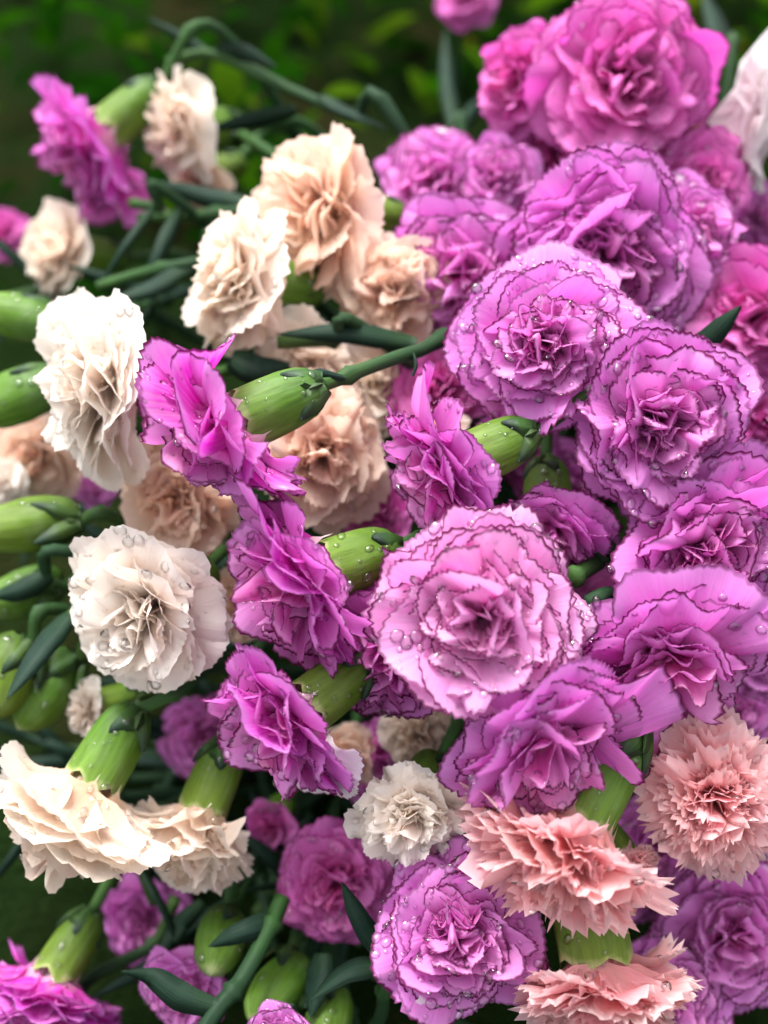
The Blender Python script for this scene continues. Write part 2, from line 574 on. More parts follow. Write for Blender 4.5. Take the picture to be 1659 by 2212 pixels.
def make_petals(root, form, mat, size, rg, lod, openness=1.0, squash=1.0, sqang=0.0, lift=0.0):
    k = size / 0.056 * 0.001
    # an uneven overall shape of the head
    ph = rg.uniform(0, 6.28, 6)
    am = rg.normal(0, 0.10, 3)
    tl = rg.normal(0, 0.10, 2)
    rfl = rg.uniform(0.8, 1.35)
    openness = openness * rg.uniform(0.92, 1.04)
    c_, s_ = math.cos(sqang), math.sin(sqang)

    def warp(P):
        a = np.arctan2(P[:, 1], P[:, 0])
        rad = np.hypot(P[:, 0], P[:, 1])
        f = 1 + am[0] * 0.8 * np.sin(a * 2 + ph[0]) + am[1] * 0.6 * np.sin(a * 3 + ph[1])
        Q = P.copy()
        Q[:, 0] *= f
        Q[:, 1] *= f
        Q[:, 2] += rad * (tl[0] * np.cos(a) + tl[1] * np.sin(a)) + rad * am[2] * 0.7 * np.sin(a * 2 + ph[3])
        if squash != 1.0:
            u = Q[:, 0] * c_ + Q[:, 1] * s_
            w = -Q[:, 0] * s_ + Q[:, 1] * c_
            w = w * squash
            Q[:, 0] = u * c_ - w * s_
            Q[:, 1] = u * s_ + w * c_
        return Q

    teeth, tamp, tpow = EDGE[form]
    wh = WH[form]
    nv = 13 if lod == 0 else 9
    if lod == 1:
        teeth = int(teeth * 0.8)
    if lod == 2:
        teeth = int(teeth * 0.6)
    allv, allq, off = [], [], 0
    off_az = rg.uniform(0, 6.28)
    for li, (n, R, tilt, fan, ruf, cup, fold) in enumerate(wh):
        if lod == 2 and li in (1,):
            continue
        fr = li / (len(wh) - 1)
        off_az += math.pi / n + rg.normal(0, 0.1)
        for j in range(n):
            az = off_az + 2 * math.pi * j / n + rg.normal(0, 0.19)
            tl_ = math.radians(tilt) * openness + rg.normal(0, 0.13 + 0.08 * fr)
            Rj = R * k * rg.normal(1.0, 0.07)
            tw = rg.normal(0, 0.22 + 0.25 * fr)
            if rg.random() < 0.13:          # a petal that stands off from its whorl
                tl_ += rg.choice([-1, 1]) * rg.uniform(0.25, 0.5)
                tw *= 2.2
            P, Q, UV = petal_arrays(
                rg, Rj, rg.uniform(-0.05, 0.20), tl_, math.radians(fan) * rg.normal(1, 0.08), teeth, tamp, tpow,
                ruf * rfl * rg.uniform(0.7, 1.35), cup + rg.normal(0, 0.12), fold * rg.uniform(0.3, 1.6),
                rg.normal(0.2 + 1.6 * fr ** 1.2, 0.35 + 0.5 * fr), tw, k * (7.6 * (1 - fr) ** 1.3 + 0.6), k * (lift - 4 + 1.6 * li * 0.5), az, nv, warp)
            me = mesh_from('petal', P, Q, UV)
            o = add_obj('petal', me, mat, root)
            o['whorl'] = float(fr)
            allv.append(P)
            allq.append(Q + off)
            off += len(P)
    return np.concatenate(allv), np.concatenate(allq)


# ------------------------------------------------------------------ drops
def dome_template(nr=4, ns=9):
    vs = []
    for i in range(nr):
        a = math.pi / 2 * i / nr
        for j in range(ns):
            t = 2 * math.pi * j / ns
            vs.append((math.cos(a) * math.cos(t), math.cos(a) * math.sin(t), math.sin(a)))
    vs.append((0, 0, 1))
    V = np.array(vs)
    V[:, 2] = V[:, 2] * 0.56
    q = grid_quads(nr, ns, True)
    tr = [((nr - 1) * ns + j, (nr - 1) * ns + (j + 1) % ns, nr * ns) for j in range(ns)]
    # closed underside
    V = np.concatenate([V, [[0, 0, -0.22]]])
    tr += [((j + 1) % ns, j, nr * ns + 1) for j in range(ns)]
    return V, q, np.array(tr)


DV, DQ, DT = dome_template()


def add_drops(root, verts, quads, rg, count, rot, big=1.0, upper=True):
    """rain drops on the faces open to the sky; verts in the local space of root"""
    if count == 0:
        return
    bvh = BVHTree.FromPolygons([tuple(p) for p in verts.tolist()], [tuple(q) for q in quads.tolist()], all_triangles=False)
    up = (rot.transposed() @ Vector((0.0, -0.25, 1.0))).normalized()
    upn = np.array(up)
    p = verts[quads]
    cen = p.mean(axis=1)
    nrm = np.cross(p[:, 2] - p[:, 0], p[:, 3] - p[:, 1])
    area = np.linalg.norm(nrm, axis=1) + 1e-12
    nrm = nrm / area[:, None]
    d = nrm @ upn
    nrm = nrm * np.sign(d)[:, None]
    wgt = area * np.clip(np.abs(d) - 0.15, 0, 1)
    wgt /= wgt.sum()
    count = int(count * 1.3)
    idx = rg.choice(len(cen), size=count * 5, p=wgt)
    V, Q, T, off, made = [], [], [], 0, 0
    for i in idx:
        if made >= count:
            break
        c = Vector(cen[i])
        n = Vector(nrm[i])
        dr = (n * 0.5 + up).normalized()
        hit = bvh.ray_cast(c + n * 0.0006, dr, 0.02)
        if hit[0] is not None:
            continue
        a = min(0.0018, 0.00030 * math.exp(abs(rg.normal(0, 1.05)))) * big
        b = rg.normal(0, 0.12)
        q = n.to_track_quat('Z', 'Y').to_matrix()
        R = np.array(q)
        ang = rg.uniform(0, 6.28)
        L = DV * np.array([a * (1 + b), a * (1 - b), a * rg.uniform(0.75, 1.0)])
        ca, sa = math.cos(ang), math.sin(ang)
        L = np.stack([L[:, 0] * ca - L[:, 1] * sa, L[:, 0] * sa + L[:, 1] * ca, L[:, 2]], axis=1)
        V.append(L @ R.T + np.array(c))
        Q.append(DQ + off)
        T.append(DT + off)
        off += len(DV)
        made += 1
    if not V:
        return
    me = mesh_from('water_drops', np.concatenate(V), np.concatenate(Q), None, np.concatenate(T))
    o = add_obj('water_drops', me, M['water'], root)
    o['kind'] = 'stuff'


# ------------------------------------------------------------------ calyx, stem, leaf
def calyx_mesh(rg, k, length=29.0, rad=8.6, closed=False):
    ns, nr = 40, 18
    t = np.linspace(0, 1, nr)
    th = np.linspace(0, 2 * math.pi, ns, endpoint=False)
    T, TH = np.meshgrid(t, th, indexing='ij')
    # radius from stem end (t=0) to mouth (t=1)
    prof = np.interp(t, [0, .04, .12, .25, .45, .7, .9, 1.0], [.30, .48, .72, .88, .97, 1.0, 1.0, .99])
    if closed:
        prof = np.interp(t, [0, .04, .12, .3, .5, .75, .9, 1.0], [.30, .5, .78, .98, 1.02, .85, .52, .0])
    Rr = rad * prof[:, None] * (1 + 0.035 * np.sin(TH * 5 + 1) * T + 0.03 * np.sin(2 * TH + rg.uniform(0, 6)) + 0.02 * np.sin(3 * TH + 3 * T + rg.uniform(0, 6)))
    tooth = np.abs(((TH * 5 / (2 * math.pi)) % 1.0) - 0.5) * 2      # 1 at the notch, 0 at the tip
    z = -length * (1 - T)
    if not closed:
        z = z + (T ** 5) * (3.6 * (1 - tooth) - 1.2)
        Rr = Rr + (T ** 6) * (1 - tooth) * rg.uniform(0.1, 0.6)
    bend = rg.normal(0, 0.03)
    X = Rr * np.cos(TH) + bend * (z ** 2) / 10
    Y = Rr * np.sin(TH)
    P = np.stack([X, Y, z], axis=-1).reshape(-1, 3) * k
    UV = np.stack([TH / (2 * math.pi), T], axis=-1).reshape(-1, 2)
    Qd = grid_quads(nr, ns, True)
    if not closed:
        # the pale throat between tube and petals
        inner = []
        for rr_, zz_ in ((rad * 0.93, -1.6), (rad * 0.45, -0.6)):
            inner.append(np.stack([rr_ * np.cos(th), rr_ * np.sin(th), np.full(ns, zz_)], axis=-1) * k)
        P = np.concatenate([P] + inner)
        UV = np.concatenate([UV, np.stack([np.tile(th / (2 * math.pi), 2), np.full(2 * ns, 1.0)], axis=-1)])
        Qd = np.concatenate([Qd, grid_quads(2, ns, True) + nr * ns])
    return P, Qd, UV


def strip_mesh(pts, width, rg, thick=0.0007, prof='leaf', fold=0.25):
    """a blade of real thickness along the polyline pts (k,3) with side vectors"""
    pts = np.asarray(pts, dtype=float)
    n = len(pts)
    t = np.linspace(0, 1, n)
    tan = np.gradient(pts, axis=0)
    tan /= np.linalg.norm(tan, axis=1)[:, None] + 1e-12
    ref = np.array([0.0, -0.5, 0.86]) + rg.normal(0, 0.35, 3)
    side = np.cross(tan, ref)
    side /= np.linalg.norm(side, axis=1)[:, None] + 1e-12
    nor = np.cross(side, tan)
    if prof == 'leaf':
        w = np.interp(t, [0, .08, .35, .7, .92, 1], [.55, .75, 1.0, .75, .28, .03])
    else:
        w = np.interp(t, [0, .15, .5, .85, 1], [.6, .95, 1.0, .45, .03])
    w = (w * width * 0.5)[:, None]
    rows = np.stack([pts - side * w + nor * w * fold, pts + nor * 0 + nor * thick * 0.5, pts + side * w + nor * w * fold,
                     pts - nor * thick], axis=1)       # n,4,3
    P = rows.reshape(-1, 3)
    q = grid_quads(n, 4, True)
    U = np.tile(np.array([0.0, 0.5, 1.0, 0.5]), n)
    UV = np.stack([U, np.repeat(t, 4)], axis=-1)
    caps = np.array([[0, 1, 2, 3], [(n - 1) * 4 + 3, (n - 1) * 4 + 2, (n - 1) * 4 + 1, (n - 1) * 4]])
    return P, np.concatenate([q, caps]), UV


def smooth_path(ctrl, n=20):
    """Catmull-Rom through the control points"""
    c = np.asarray([list(p) for p in ctrl], dtype=float)
    if len(c) == 2:
        return np.linspace(c[0], c[1], n)
    c = np.concatenate([[2 * c[0] - c[1]], c, [2 * c[-1] - c[-2]]])
    out = []
    m = len(c) - 3
    for i in range(m):
        a, b, d, e = c[i:i + 4]
        u = np.linspace(0, 1, max(4, n // m), endpoint=(i == m - 1))[:, None]
        out.append(0.5 * ((2 * b) + (d - a) * u + (2 * a - 5 * b + 4 * d - e) * u ** 2 + (3 * b - a - 3 * d + e) * u ** 3))
    return np.concatenate(out)


def tube_mesh(pts, r0, r1, ns=10, nodes=()):
    pts = np.asarray(pts)
    n = len(pts)
    t = np.linspace(0, 1, n)
    tan = np.gradient(pts, axis=0)
    tan /= np.linalg.norm(tan, axis=1)[:, None] + 1e-12
    ref = np.array([0.31, 0.77, 0.55])
    a = np.cross(tan, ref)
    a /= np.linalg.norm(a, axis=1)[:, None]
    b = np.cross(tan, a)
    r = r0 + (r1 - r0) * t
    for nd in nodes:
        r = r * (1 + 0.5 * np.exp(-((t - nd) / 0.025) ** 2))
    th = np.linspace(0, 2 * math.pi, ns, endpoint=False)
    P = pts[:, None, :] + r[:, None, None] * (np.cos(th)[None, :, None] * a[:, None, :] + np.sin(th)[None, :, None] * b[:, None, :])
    UV = np.stack(np.meshgrid(th / 6.2832, t), axis=-1).reshape(-1, 2)
    P = P.reshape(-1, 3)
    q = grid_quads(n, ns, True)
    # end caps
    P = np.concatenate([P, pts[:1], pts[-1:]])
    UV = np.concatenate([UV, [[0.5, 0.0]], [[0.5, 1.0]]])
    m = n * ns
    tr = [((j + 1) % ns, j, m) for j in range(ns)] + [(m - ns + j, m - ns + (j + 1) % ns, m + 1) for j in range(ns)]
    return P, q, UV, np.array(tr)


def local(pts, inv):
    return [inv @ Vector(p) for p in pts]


GATHER = Vector((0.05, 0.30, 0.0))


# ------------------------------------------------------------------ a carnation
def carnation(name, label, px, py, dia, face, depth, form, mat, seed, group=None, lod=None, drops=None,
              openness=1.0, squash=1.0, sqang=0.0, stem=None, odd=(), calyx_len=25.0, calyx_rad=8.7, big=1.0, leaves=()):
    rg = np.random.default_rng(seed)
    size = 0.95 * dia * depth / PXM
    k = size / 0.056 * 0.001
    kc = (0.5 * k + 0.5 * 0.001)
    f = cdir(*face)
    centre = at(px, py, depth)
    base = centre - f * (0.011 * size / 0.056)
    zc = f
    xc = zc.cross(Vector((0.31, 0.2, 0.93))).normalized()
    yc = zc.cross(xc)
    rot = Matrix((xc, yc, zc)).transposed()
    mw = Matrix.Translation(base) @ rot.to_4x4()
    root = empty(name, mw, label, 'carnation', group)
    inv = mw.inverted()
    if lod is None:
        lod = 0 if depth < 0.40 else (1 if depth < 0.455 else 2)
    if drops is None:
        drops = 130 if depth < 0.40 else (60 if depth < 0.45 else 0)
    V, Q = make_petals(root, form, M[mat], size, rg, lod, openness, squash, sqang)
    for (dx, dy, sc, mt) in odd:       # one outer petal that is larger or of another colour
        dloc = rot.transposed() @ cdir(dx, dy, 0)
        best = max((o for o in root.children if o.get('whorl', 9) < 0.2), key=lambda o: sum((v.co for v in o.data.vertices), Vector()).normalized().dot(dloc))
        best.scale = (sc, sc, sc)
        if mt:
            best.data.materials[0] = M[mt]
            best['label'] = 'white petal streaked with pale purple'
    # calyx
    P, cq, UV = calyx_mesh(rg, kc, calyx_len, calyx_rad)
    cal = add_obj('calyx', mesh_from('calyx', P, cq, UV), M['calyx'], root)
    for j in range(4):
        a = j * math.pi / 2 + rg.uniform(-0.2, 0.2)
        rr = calyx_rad * np.array([.38, .58, .79, .905, .96]) * kc + 0.0004
        zz = np.array([-1.02, -.93, -.82, -.70, -.58]) * calyx_len * kc
        pts = [(r_ * math.cos(a), r_ * math.sin(a), z_) for r_, z_ in zip(rr, zz)]
        pts = smooth_path(pts, 8)
        out = np.array([math.cos(a), math.sin(a), 0.3])
        P, bq, UV = bract_mesh(pts, 12.0 * kc, out)
        add_obj('bract', mesh_from('bract', P, bq, UV), M['bract'], cal)
    # stem
    p0 = base - f * (calyx_len * kc * 0.97)
    if stem:
        ctrl = [p0] + [at(*q) for q in stem]
    else:
        ctrl = [p0, p0 - f * 0.035]
    last = ctrl[-1]
    dirn = last - ctrl[-2]
    fall = max(last.z, 0.02)
    dirn.z = 0
    end = last + (dirn.normalized() if dirn.length > 1e-5 else Vector((0.5, 0.5, 0))) * (0.03 + 0.4 * fall)
    end = end.lerp(GATHER, 0.12)
    end.z = 0.002
    ctrl += [last.lerp(end, 0.5) + Vector((0, 0, 0.02 * fall)), end]
    for c in ctrl:
        c.z = max(c.z, 0.003)
    path = smooth_path(local(ctrl, inv), 26)
    P, sq, UV, tr = tube_mesh(path, 0.0021, 0.0024, 10, (0.22, 0.6))
    add_obj('stem', mesh_from('stem', P, sq, UV, tr), M['stem'], root)
    for (lp, wd) in leaves:
        pts = smooth_path(local([at(*q) for q in lp], inv), 16)
        P, lq, UV = strip_mesh(pts, wd, rg)
        add_obj('leaf', mesh_from('leaf', P, lq, UV), M['leaf'], root)
    add_drops(root, V, Q, rg, drops, rot, big)
    if drops > 40:
        P, cq, UV = calyx_mesh(np.random.default_rng(seed + 999), kc, calyx_len, calyx_rad)
        co = np.empty(len(cal.data.vertices) * 3, dtype=np.float32)
        cal.data.vertices.foreach_get('co', co)
        add_drops_on_calyx(cal, co.reshape(-1, 3).astype(float), cq, rg, 14, rot)
    return root


def add_drops_on_calyx(cal, P, q, rg, n, rot):
    add_drops(cal, P, q, rg, n, rot, 0.9)


def bract_mesh(pts, width, out):
    pts = np.asarray(pts)
    n = len(pts)
    t = np.linspace(0, 1, n)
    tan = np.gradient(pts, axis=0)
    tan /= np.linalg.norm(tan, axis=1)[:, None]
    side = np.cross(tan, out[None, :])
    side /= np.linalg.norm(side, axis=1)[:, None]
    nor = np.cross(side, tan)
    nor *= np.sign((nor @ out))[:, None]
    w = (np.interp(t, [0, .2, .55, .85, 1], [.6, .95, 1.0, .5, .03]) * width * .5)[:, None]
    # hug the tube: the edges fall back towards the axis
    rows = np.stack([pts - side * w - nor * w * 0.45, pts + nor * 0.0006, pts + side * w - nor * w * 0.45, pts - nor * 0.0006], axis=1)
    P = rows.reshape(-1, 3)
    UV = np.stack([np.tile([0, .5, 1, .5], n), np.repeat(t, 4)], axis=-1)
    caps = np.array([[0, 1, 2, 3], [(n - 1) * 4 + 3, (n - 1) * 4 + 2, (n - 1) * 4 + 1, (n - 1) * 4]])
    return P, np.concatenate([grid_quads(n, 4, True), caps]), UV


def bud(label, px, py, depth, face, seed, length=30.0, rad=8.6, group=None, drops=14):
    rg = np.random.default_rng(seed)
    f = cdir(*face)
    base = at(px, py, depth) + f * (length * 0.0005)
    xc = f.cross(Vector((0.31, 0.2, 0.93))).normalized()
    rot = Matrix((xc, f.cross(xc), f)).transposed()
    mw = Matrix.Translation(base) @ rot.to_4x4()
    root = empty('carnation_bud', mw, label, 'flower bud', group)
    P, q, UV = calyx_mesh(rg, 0.001, length, rad, True)
    cal = add_obj('calyx', mesh_from('calyx', P, q, UV), M['calyx'], root)
    for j in range(4):
        a = j * math.pi / 2 + rg.uniform(-0.2, 0.2)
        pts = [(rad * r_ * math.cos(a) * .001, rad * r_ * math.sin(a) * .001, z_ * length * .001) for r_, z_ in
               zip([.40, .60, .87, 1.0, 1.04], [-1.02, -.93, -.82, -.70, -.58])]
        P2, bq, UV2 = bract_mesh(smooth_path(pts, 8), 0.009, np.array([math.cos(a), math.sin(a), 0.3]))
        add_obj('bract', mesh_from('bract', P2, bq, UV2), M['bract'], cal)
    inv = mw.inverted()
    p0 = base - f * length * 0.00097
    p1 = p0 - f * 0.014
    d = (p1 - p0)
    d.z = 0
    end = (p1 + d.normalized() * 0.04).lerp(GATHER, 0.3)
    end.z = 0.002
    ctrl = [p0, p1, p1.lerp(end, .5) + Vector((0, 0, .01)), end]
    for c in ctrl:
        c.z = max(c.z, 0.003)
    P2, q2, UV2, tr = tube_mesh(smooth_path(local(ctrl, inv), 24), 0.0021, 0.0024, 10, (0.25, .6))
    add_obj('stem', mesh_from('stem', P2, q2, UV2, tr), M['stem'], root)
    add_drops(cal, P, q, rg, drops, rot, 0.9)
    return root


def sprig(label, stem_pts, leaves, seed, group=None, r=0.0022, nodes=(0.35, 0.8), drop_to_ground=True):
    """a bare stem with its narrow leaves; points are (px, py, depth)"""
    rg = np.random.default_rng(seed)
    ctrl = [at(*q) for q in stem_pts]
    if drop_to_ground:
        h = ctrl[-1] - ctrl[-2]
        h.z = 0
        e = ctrl[-1] + h.normalized() * (0.03 + 0.6 * max(ctrl[-1].z, 0.02))
        e = e.lerp(GATHER, 0.1)
        e.z = 0.002
        ctrl.append(e)
    for c in ctrl:
        c.z = max(c.z, 0.003)
    mw = Matrix.Translation(ctrl[-1])
    root = empty('leafy_sprig', mw, label, 'sprig', group)
    inv = mw.inverted()
    P, q, UV, tr = tube_mesh(smooth_path(local(ctrl, inv), 26), r, r, 10, nodes)
    add_obj('stem', mesh_from('stem', P, q, UV, tr), M['stem'], root)
    for (lp, wd) in leaves:
        pts = smooth_path(local([at(*p) for p in lp], inv), 16)
        P, q, UV = strip_mesh(pts, wd, rg)
        add_obj('leaf', mesh_from('leaf', P, q, UV), M['leaf'], root)
    return root


# ------------------------------------------------------------------ setting
def build_setting():
    rg = np.random.default_rng(5)
    n = 61
    xs = np.linspace(-6, 6, n)
    ys = np.linspace(-3, 12, n)
    X, Y = np.meshgrid(xs, ys)
    far = np.clip((np.hypot(X, Y - 0.3) - 0.9) / 3, 0, 1)
    Z = far * 0.05 * np.sin(X * 2.1 + 1) * np.cos(Y * 1.7)
    g = add_obj('ground', mesh_from('ground', np.stack([X, Y, Z], -1).reshape(-1, 3), grid_quads(n, n)), M['ground'])
    g['kind'] = 'structure'
    g['label'] = 'dark garden soil under the heap of flowers'
    # leafy ground cover beyond and round the heap
    V, Q, U, off = [], [], [], 0
    clumps = rg.uniform([-1.6, 0.25], [1.6, 2.6], (520, 2))
    for cx, cy in clumps:
        if ((cx - 0.05) / 0.30) ** 2 + ((cy - 0.30) / 0.30) ** 2 < 1.0:
            continue
        hue = float(np.clip(rg.normal(0.42, 0.24), 0, 1))
        nl = rg.integers(26, 48)
        spread = rg.uniform(0.03, 0.07)
        hh = rg.uniform(0.05, 0.15) * (0.55 if cy < 0.6 else 1.0)
        for _ in range(nl):
            bx, by = cx + rg.normal(0, spread), cy + rg.normal(0, spread)
            L = rg.uniform(0.018, 0.045)
            wd = L * rg.uniform(0.22, 0.5)
            a = rg.uniform(0, 6.28)
            el = rg.uniform(-0.1, 1.0)
            t = np.linspace(0, 1, 5)
            z0 = rg.uniform(0.005, hh)
            ce = np.cos(el - t * 1.1)
            se = np.sin(el - t * 1.1)
            hx = np.concatenate([[0], np.cumsum(ce[:-1]) * L / 4])
            hz = np.concatenate([[0], np.cumsum(se[:-1]) * L / 4])
            w = np.array([.12, .8, 1.0, .7, .03]) * wd * .5
            m = np.stack([bx + hx * math.cos(a), by + hx * math.sin(a), np.maximum(z0 + hz, 0.004)], -1)
            sd_ = np.array([-math.sin(a), math.cos(a), 0])
            rows = np.stack([m - sd_ * w[:, None], m - np.array([0, 0, .12]) * w[:, None], m + sd_ * w[:, None]], 1)
            V.append(rows.reshape(-1, 3))
            Q.append(grid_quads(5, 3) + off)
            h = float(np.clip(hue + rg.normal(0, .08), 0.01, 0.99))
            U.append(np.full((15, 2), h))
            off += 15
    me = mesh_from('ground_cover', np.concatenate(V), np.concatenate(Q), np.concatenate(U))
    o = add_obj('ground_cover', me, M['cover'])
    o['kind'] = 'stuff'
    o['label'] = 'low green garden foliage blurred behind the flowers'
    o['category'] = 'foliage'


build_setting()

# ------------------------------------------------------------------ the flowers
# purple flowers with dark margins, in focus
C = carnation
C('purple_carnation', 'open purple carnation with dark margins and tightly crinkled pale pink heart', 1182, 742, 415, (-0.12, -0.14, 1), .360, 'picotee', 'purple', 11, drops=230)
C('purple_carnation', 'wide purple carnation with dark hollow in its split heart above a larger purple bloom', 1432, 915, 480, (0.08, -0.2, 1), .357, 'picotee', 'purple', 12, drops=230, squash=.9)
C('purple_carnation', 'purple carnation overlapping below the split-hearted bloom, pink in its middle', 1530, 1195, 470, (0.10, -0.28, 1), .360, 'picotee', 'purple', 13, drops=200)
C('purple_carnation', 'purple carnation hanging face down with tall rounded back petals above fringed pink bloom', 1455, 1440, 460, (0.0, -0.80, 0.62), .354, 'fan', 'purple', 214, drops=120, odd=((-0.15, 0.95, 1.15, None), (0.9, 0.1, 1.12, None)))
C('purple_carnation', 'pale lilac carnation standing highest on the heap, softly out of focus', 1045, 1345, 480, (-0.05, -0.02, 1), .332, 'picotee', 'lilac', 15, drops=200, squash=1.12, sqang=1.4, big=1.2)
C('purple_carnation', 'purple carnation tipped downward under the pale lilac one, one big petal raised', 1180, 1625, 460, (0.12, -0.80, 0.55), .337, 'fan', 'purple', 216, drops=110, odd=((0.95, 0.1, 1.3, None),))
C('purple_carnation', 'round lilac purple carnation beside cut green calyx and pink fringed petals', 990, 2025, 395, (0.0, 0.05, 1), .352, 'picotee', 'purple', 17, drops=220)
C('purple_carnation', 'purple carnation in profile on a visible green stem, face turned to cream bloom', 450, 940, 460, (-0.90, -0.40, 0.04), .353, 'fan', 'purple', 18, drops=130,
  stem=[(735, 818, .362), (820, 785, .366), (905, 758, .378), (1010, 735, .415)], leaves=[(((745, 815, .360), (700, 805, .356), (660, 812, .352)), .004), (((893, 765, .372), (898, 790, .370), (890, 812, .368)), .004)])
C('purple_carnation', 'purple carnation in profile with petals fanned upward, just below cream-peach crumpled bloom', 622, 1262, 470, (-0.86, -0.28, 0.42), .350, 'fan', 'purple', 19, drops=170, odd=((-0.2, 0.9, 1.25, None),))
C('purple_carnation', 'purple carnation in profile with one white streaked petal and pale throat', 595, 1575, 440, (-0.78, -0.52, 0.38), .350, 'fan', 'purple', 20, drops=140, odd=((0.45, -0.85, 1.2, 'white'),))
C('purple_carnation', 'small purple carnation in profile with curled upright petal and plump green calyx', 940, 1025, 380, (-0.88, -0.38, 0.14), .355, 'fan', 'purple', 21, drops=120, odd=((-0.1, 0.95, 1.35, None),))
C('purple_carnation', 'half hidden purple carnation drooping between plump calyx and pale lilac bloom', 1185, 1165, 320, (-0.05, -0.75, 0.5), .374, 'fan', 'purple', 22, drops=80)
C('purple_carnation', 'tightly ruffled purple carnation squeezed behind the pale lilac one', 825, 1400, 420, (-0.72, -0.30, 0.55), .366, 'crumpled', 'purple', 23, drops=110)
C('purple_carnation', 'broad purple carnation with large drop-covered back petals, behind the crinkled-heart bloom', 1310, 545, 470, (0.05, -0.42, 0.9), .398, 'picotee', 'purple', 24, drops=150, big=1.2)
C('purple_carnation', 'purple carnation pressed against the broad one, beside pale peach crumpled bloom', 1000, 590, 380, (-0.45, -0.05, .9), .418, 'picotee', 'purple', 25)
C('magenta_carnation', 'large magenta carnation topping the heap against dark foliage', 1360, 170, 450, (0.05, -0.15, 1), .432, 'picotee', 'magenta', 26, drops=60)
C('magenta_carnation', 'magenta carnation tucked behind the topmost large magenta one, seen sideways', 1120, 170, 290, (-0.75, 0.0, .65), .452, 'picotee', 'magenta', 27)
C('purple_carnation', 'blurred lilac purple carnation on the far edge of the heap beside dark foliage', 930, 395, 300, (-0.35, 0.1, .9), .458, 'picotee', 'purple', 28)
C('magenta_carnation', 'blurred magenta carnation under the topmost large magenta bloom', 1200, 325, 240, (-0.1, -0.5, .8), .462, 'picotee', 'magenta', 29)
C('purple_carnation', 'blurred lilac carnation between far-edge bloom and the drop-covered broad one', 1070, 385, 210, (-0.2, 0.2, .9), .447, 'picotee', 'purple', 30)
C('purple_carnation', 'purple carnation with stacked margins edging out behind the broad drop-covered bloom', 1500, 500, 280, (0.55, -0.1, .8), .418, 'picotee', 'purple', 31)
C('magenta_carnation', 'rose magenta carnation behind the dark pointed leaf', 1625, 690, 390, (-0.1, -0.1, 1), .415, 'crumpled', 'magenta', 32)
C('magenta_carnation', 'rose magenta carnation beneath mauve white bloom', 1520, 390, 230, (0.1, -0.2, 1), .445, 'picotee', 'magenta', 33)
DEEP = 'purple carnations lying deep in the heap'
for i, (px, py, dia, d, fc, lb) in enumerate([
        (950, 830, 260, .425, (-.2, 0, 1), 'shaded purple carnation below the bare green stem, beside curled upright petal'),
        (440, 1590, 210, .455, (0, 0, 1), 'dark purple carnation deep in the gap beside thick calyx of the nodding cream bloom'),
        (835, 1650, 210, .42, (0, -.3, 1), 'dark purple carnation in the gap above half closed cream bloom'),
        (810, 1100, 190, .42, (-.2, 0, 1), 'dark purple carnation deep between peach hollow bloom and curled-petal purple bloom'),
        (1405, 1850, 260, .42, (0, 0, 1), 'very dark purple carnation in the gap between two fringed salmon pink blooms'),
        (1645, 470, 170, .47, (0, 0, 1), 'dim purple carnation low under the mauve white bloom'),
        (580, 1790, 130, .43, (-.3, -.3, 1), 'dim small purple carnation under the profile bloom with white streaked petal'),
        (1590, 1540, 200, .41, (0, 0, 1), 'shaded purple carnation just above round fringed pink bloom'),
        (1530, 830, 220, .43, (.1, 0, 1), 'shaded purple carnation at the foot of the dark pointed leaf'),
        (1660, 900, 220, .42, (.1, 0, 1), 'shaded purple carnation wedged behind the split-hearted bloom'),
        (1650, 1400, 240, .41, (.1, 0, 1), 'shaded purple carnation behind the bloom hanging face down'),
        (1200, 1030, 200, .43, (0, 0, 1), 'shaded purple carnation deep behind the plump green calyx'),
        (1300, 1330, 200, .45, (0, 0, 1), 'dark purple carnation at the bottom of the gap with snapped stems'),
        (1110, 960, 180, .42, (0, 0, 1), 'shaded purple carnation directly under the crinkled-heart bloom')]):
    C('purple_carnation', lb, px, py, dia, fc, d, 'picotee', 'purple' if i % 3 else 'magenta', 100 + i, group=DEEP, lod=1, drops=30)
C('purple_carnation', 'purple carnation sunk in shade beside a dark narrow leaf and pale peach bloom', 722, 1915, 285, (0.05, -0.1, 1), .405, 'picotee', 'magenta', 34, drops=90)
C('purple_carnation', 'large purple carnation below the round fringed pink bloom', 1590, 2020, 390, (-0.15, 0.1, 1), .398, 'picotee', 'purple', 35, drops=100)
C('purple_carnation', 'purple carnation hidden behind the fringed pink bloom with broad green calyx', 1450, 2160, 300, (0.15, 0.1, 1), .392, 'picotee', 'purple', 36, drops=60)
C('purple_carnation', 'purple carnation under large green calyx, petals nodding toward the ground', 85, 2165, 330, (-0.40, -0.72, .40), .402, 'picotee', 'purple', 37, drops=60)
C('purple_carnation', 'small purple carnation behind a curved leaf among bare stems', 395, 2150, 220, (-0.35, -.1, .9), .394, 'picotee', 'purple', 38, drops=60)
C('purple_carnation', 'faint mauve carnation behind bare stems below cream blooms', 310, 1990, 210, (0.1, -.2, .9), .45, 'picotee', 'purple', 39)
C('purple_carnation', 'purple carnation with only its upper petals in view beside green buds', 605, 2250, 170, (0, 0.1, 1), .352, 'picotee', 'purple', 40, drops=60)
C('purple_carnation', 'blurred purple carnation nodding from thick green calyx against dark foliage', 185, 325, 370, (-0.72, -0.66, 0.02), .490, 'fan', 'purple', 41)
C('purple_carnation', 'small purple carnation peeping between two cream blooms', 205, 1050, 115, (-.2, 0, 1), .47, 'picotee', 'purple', 42)
C('magenta_carnation', 'dim mauve carnation far back beside a blurred white bloom', 5, 505, 130, (-.2, 0, 1), .56, 'picotee', 'magenta', 43)
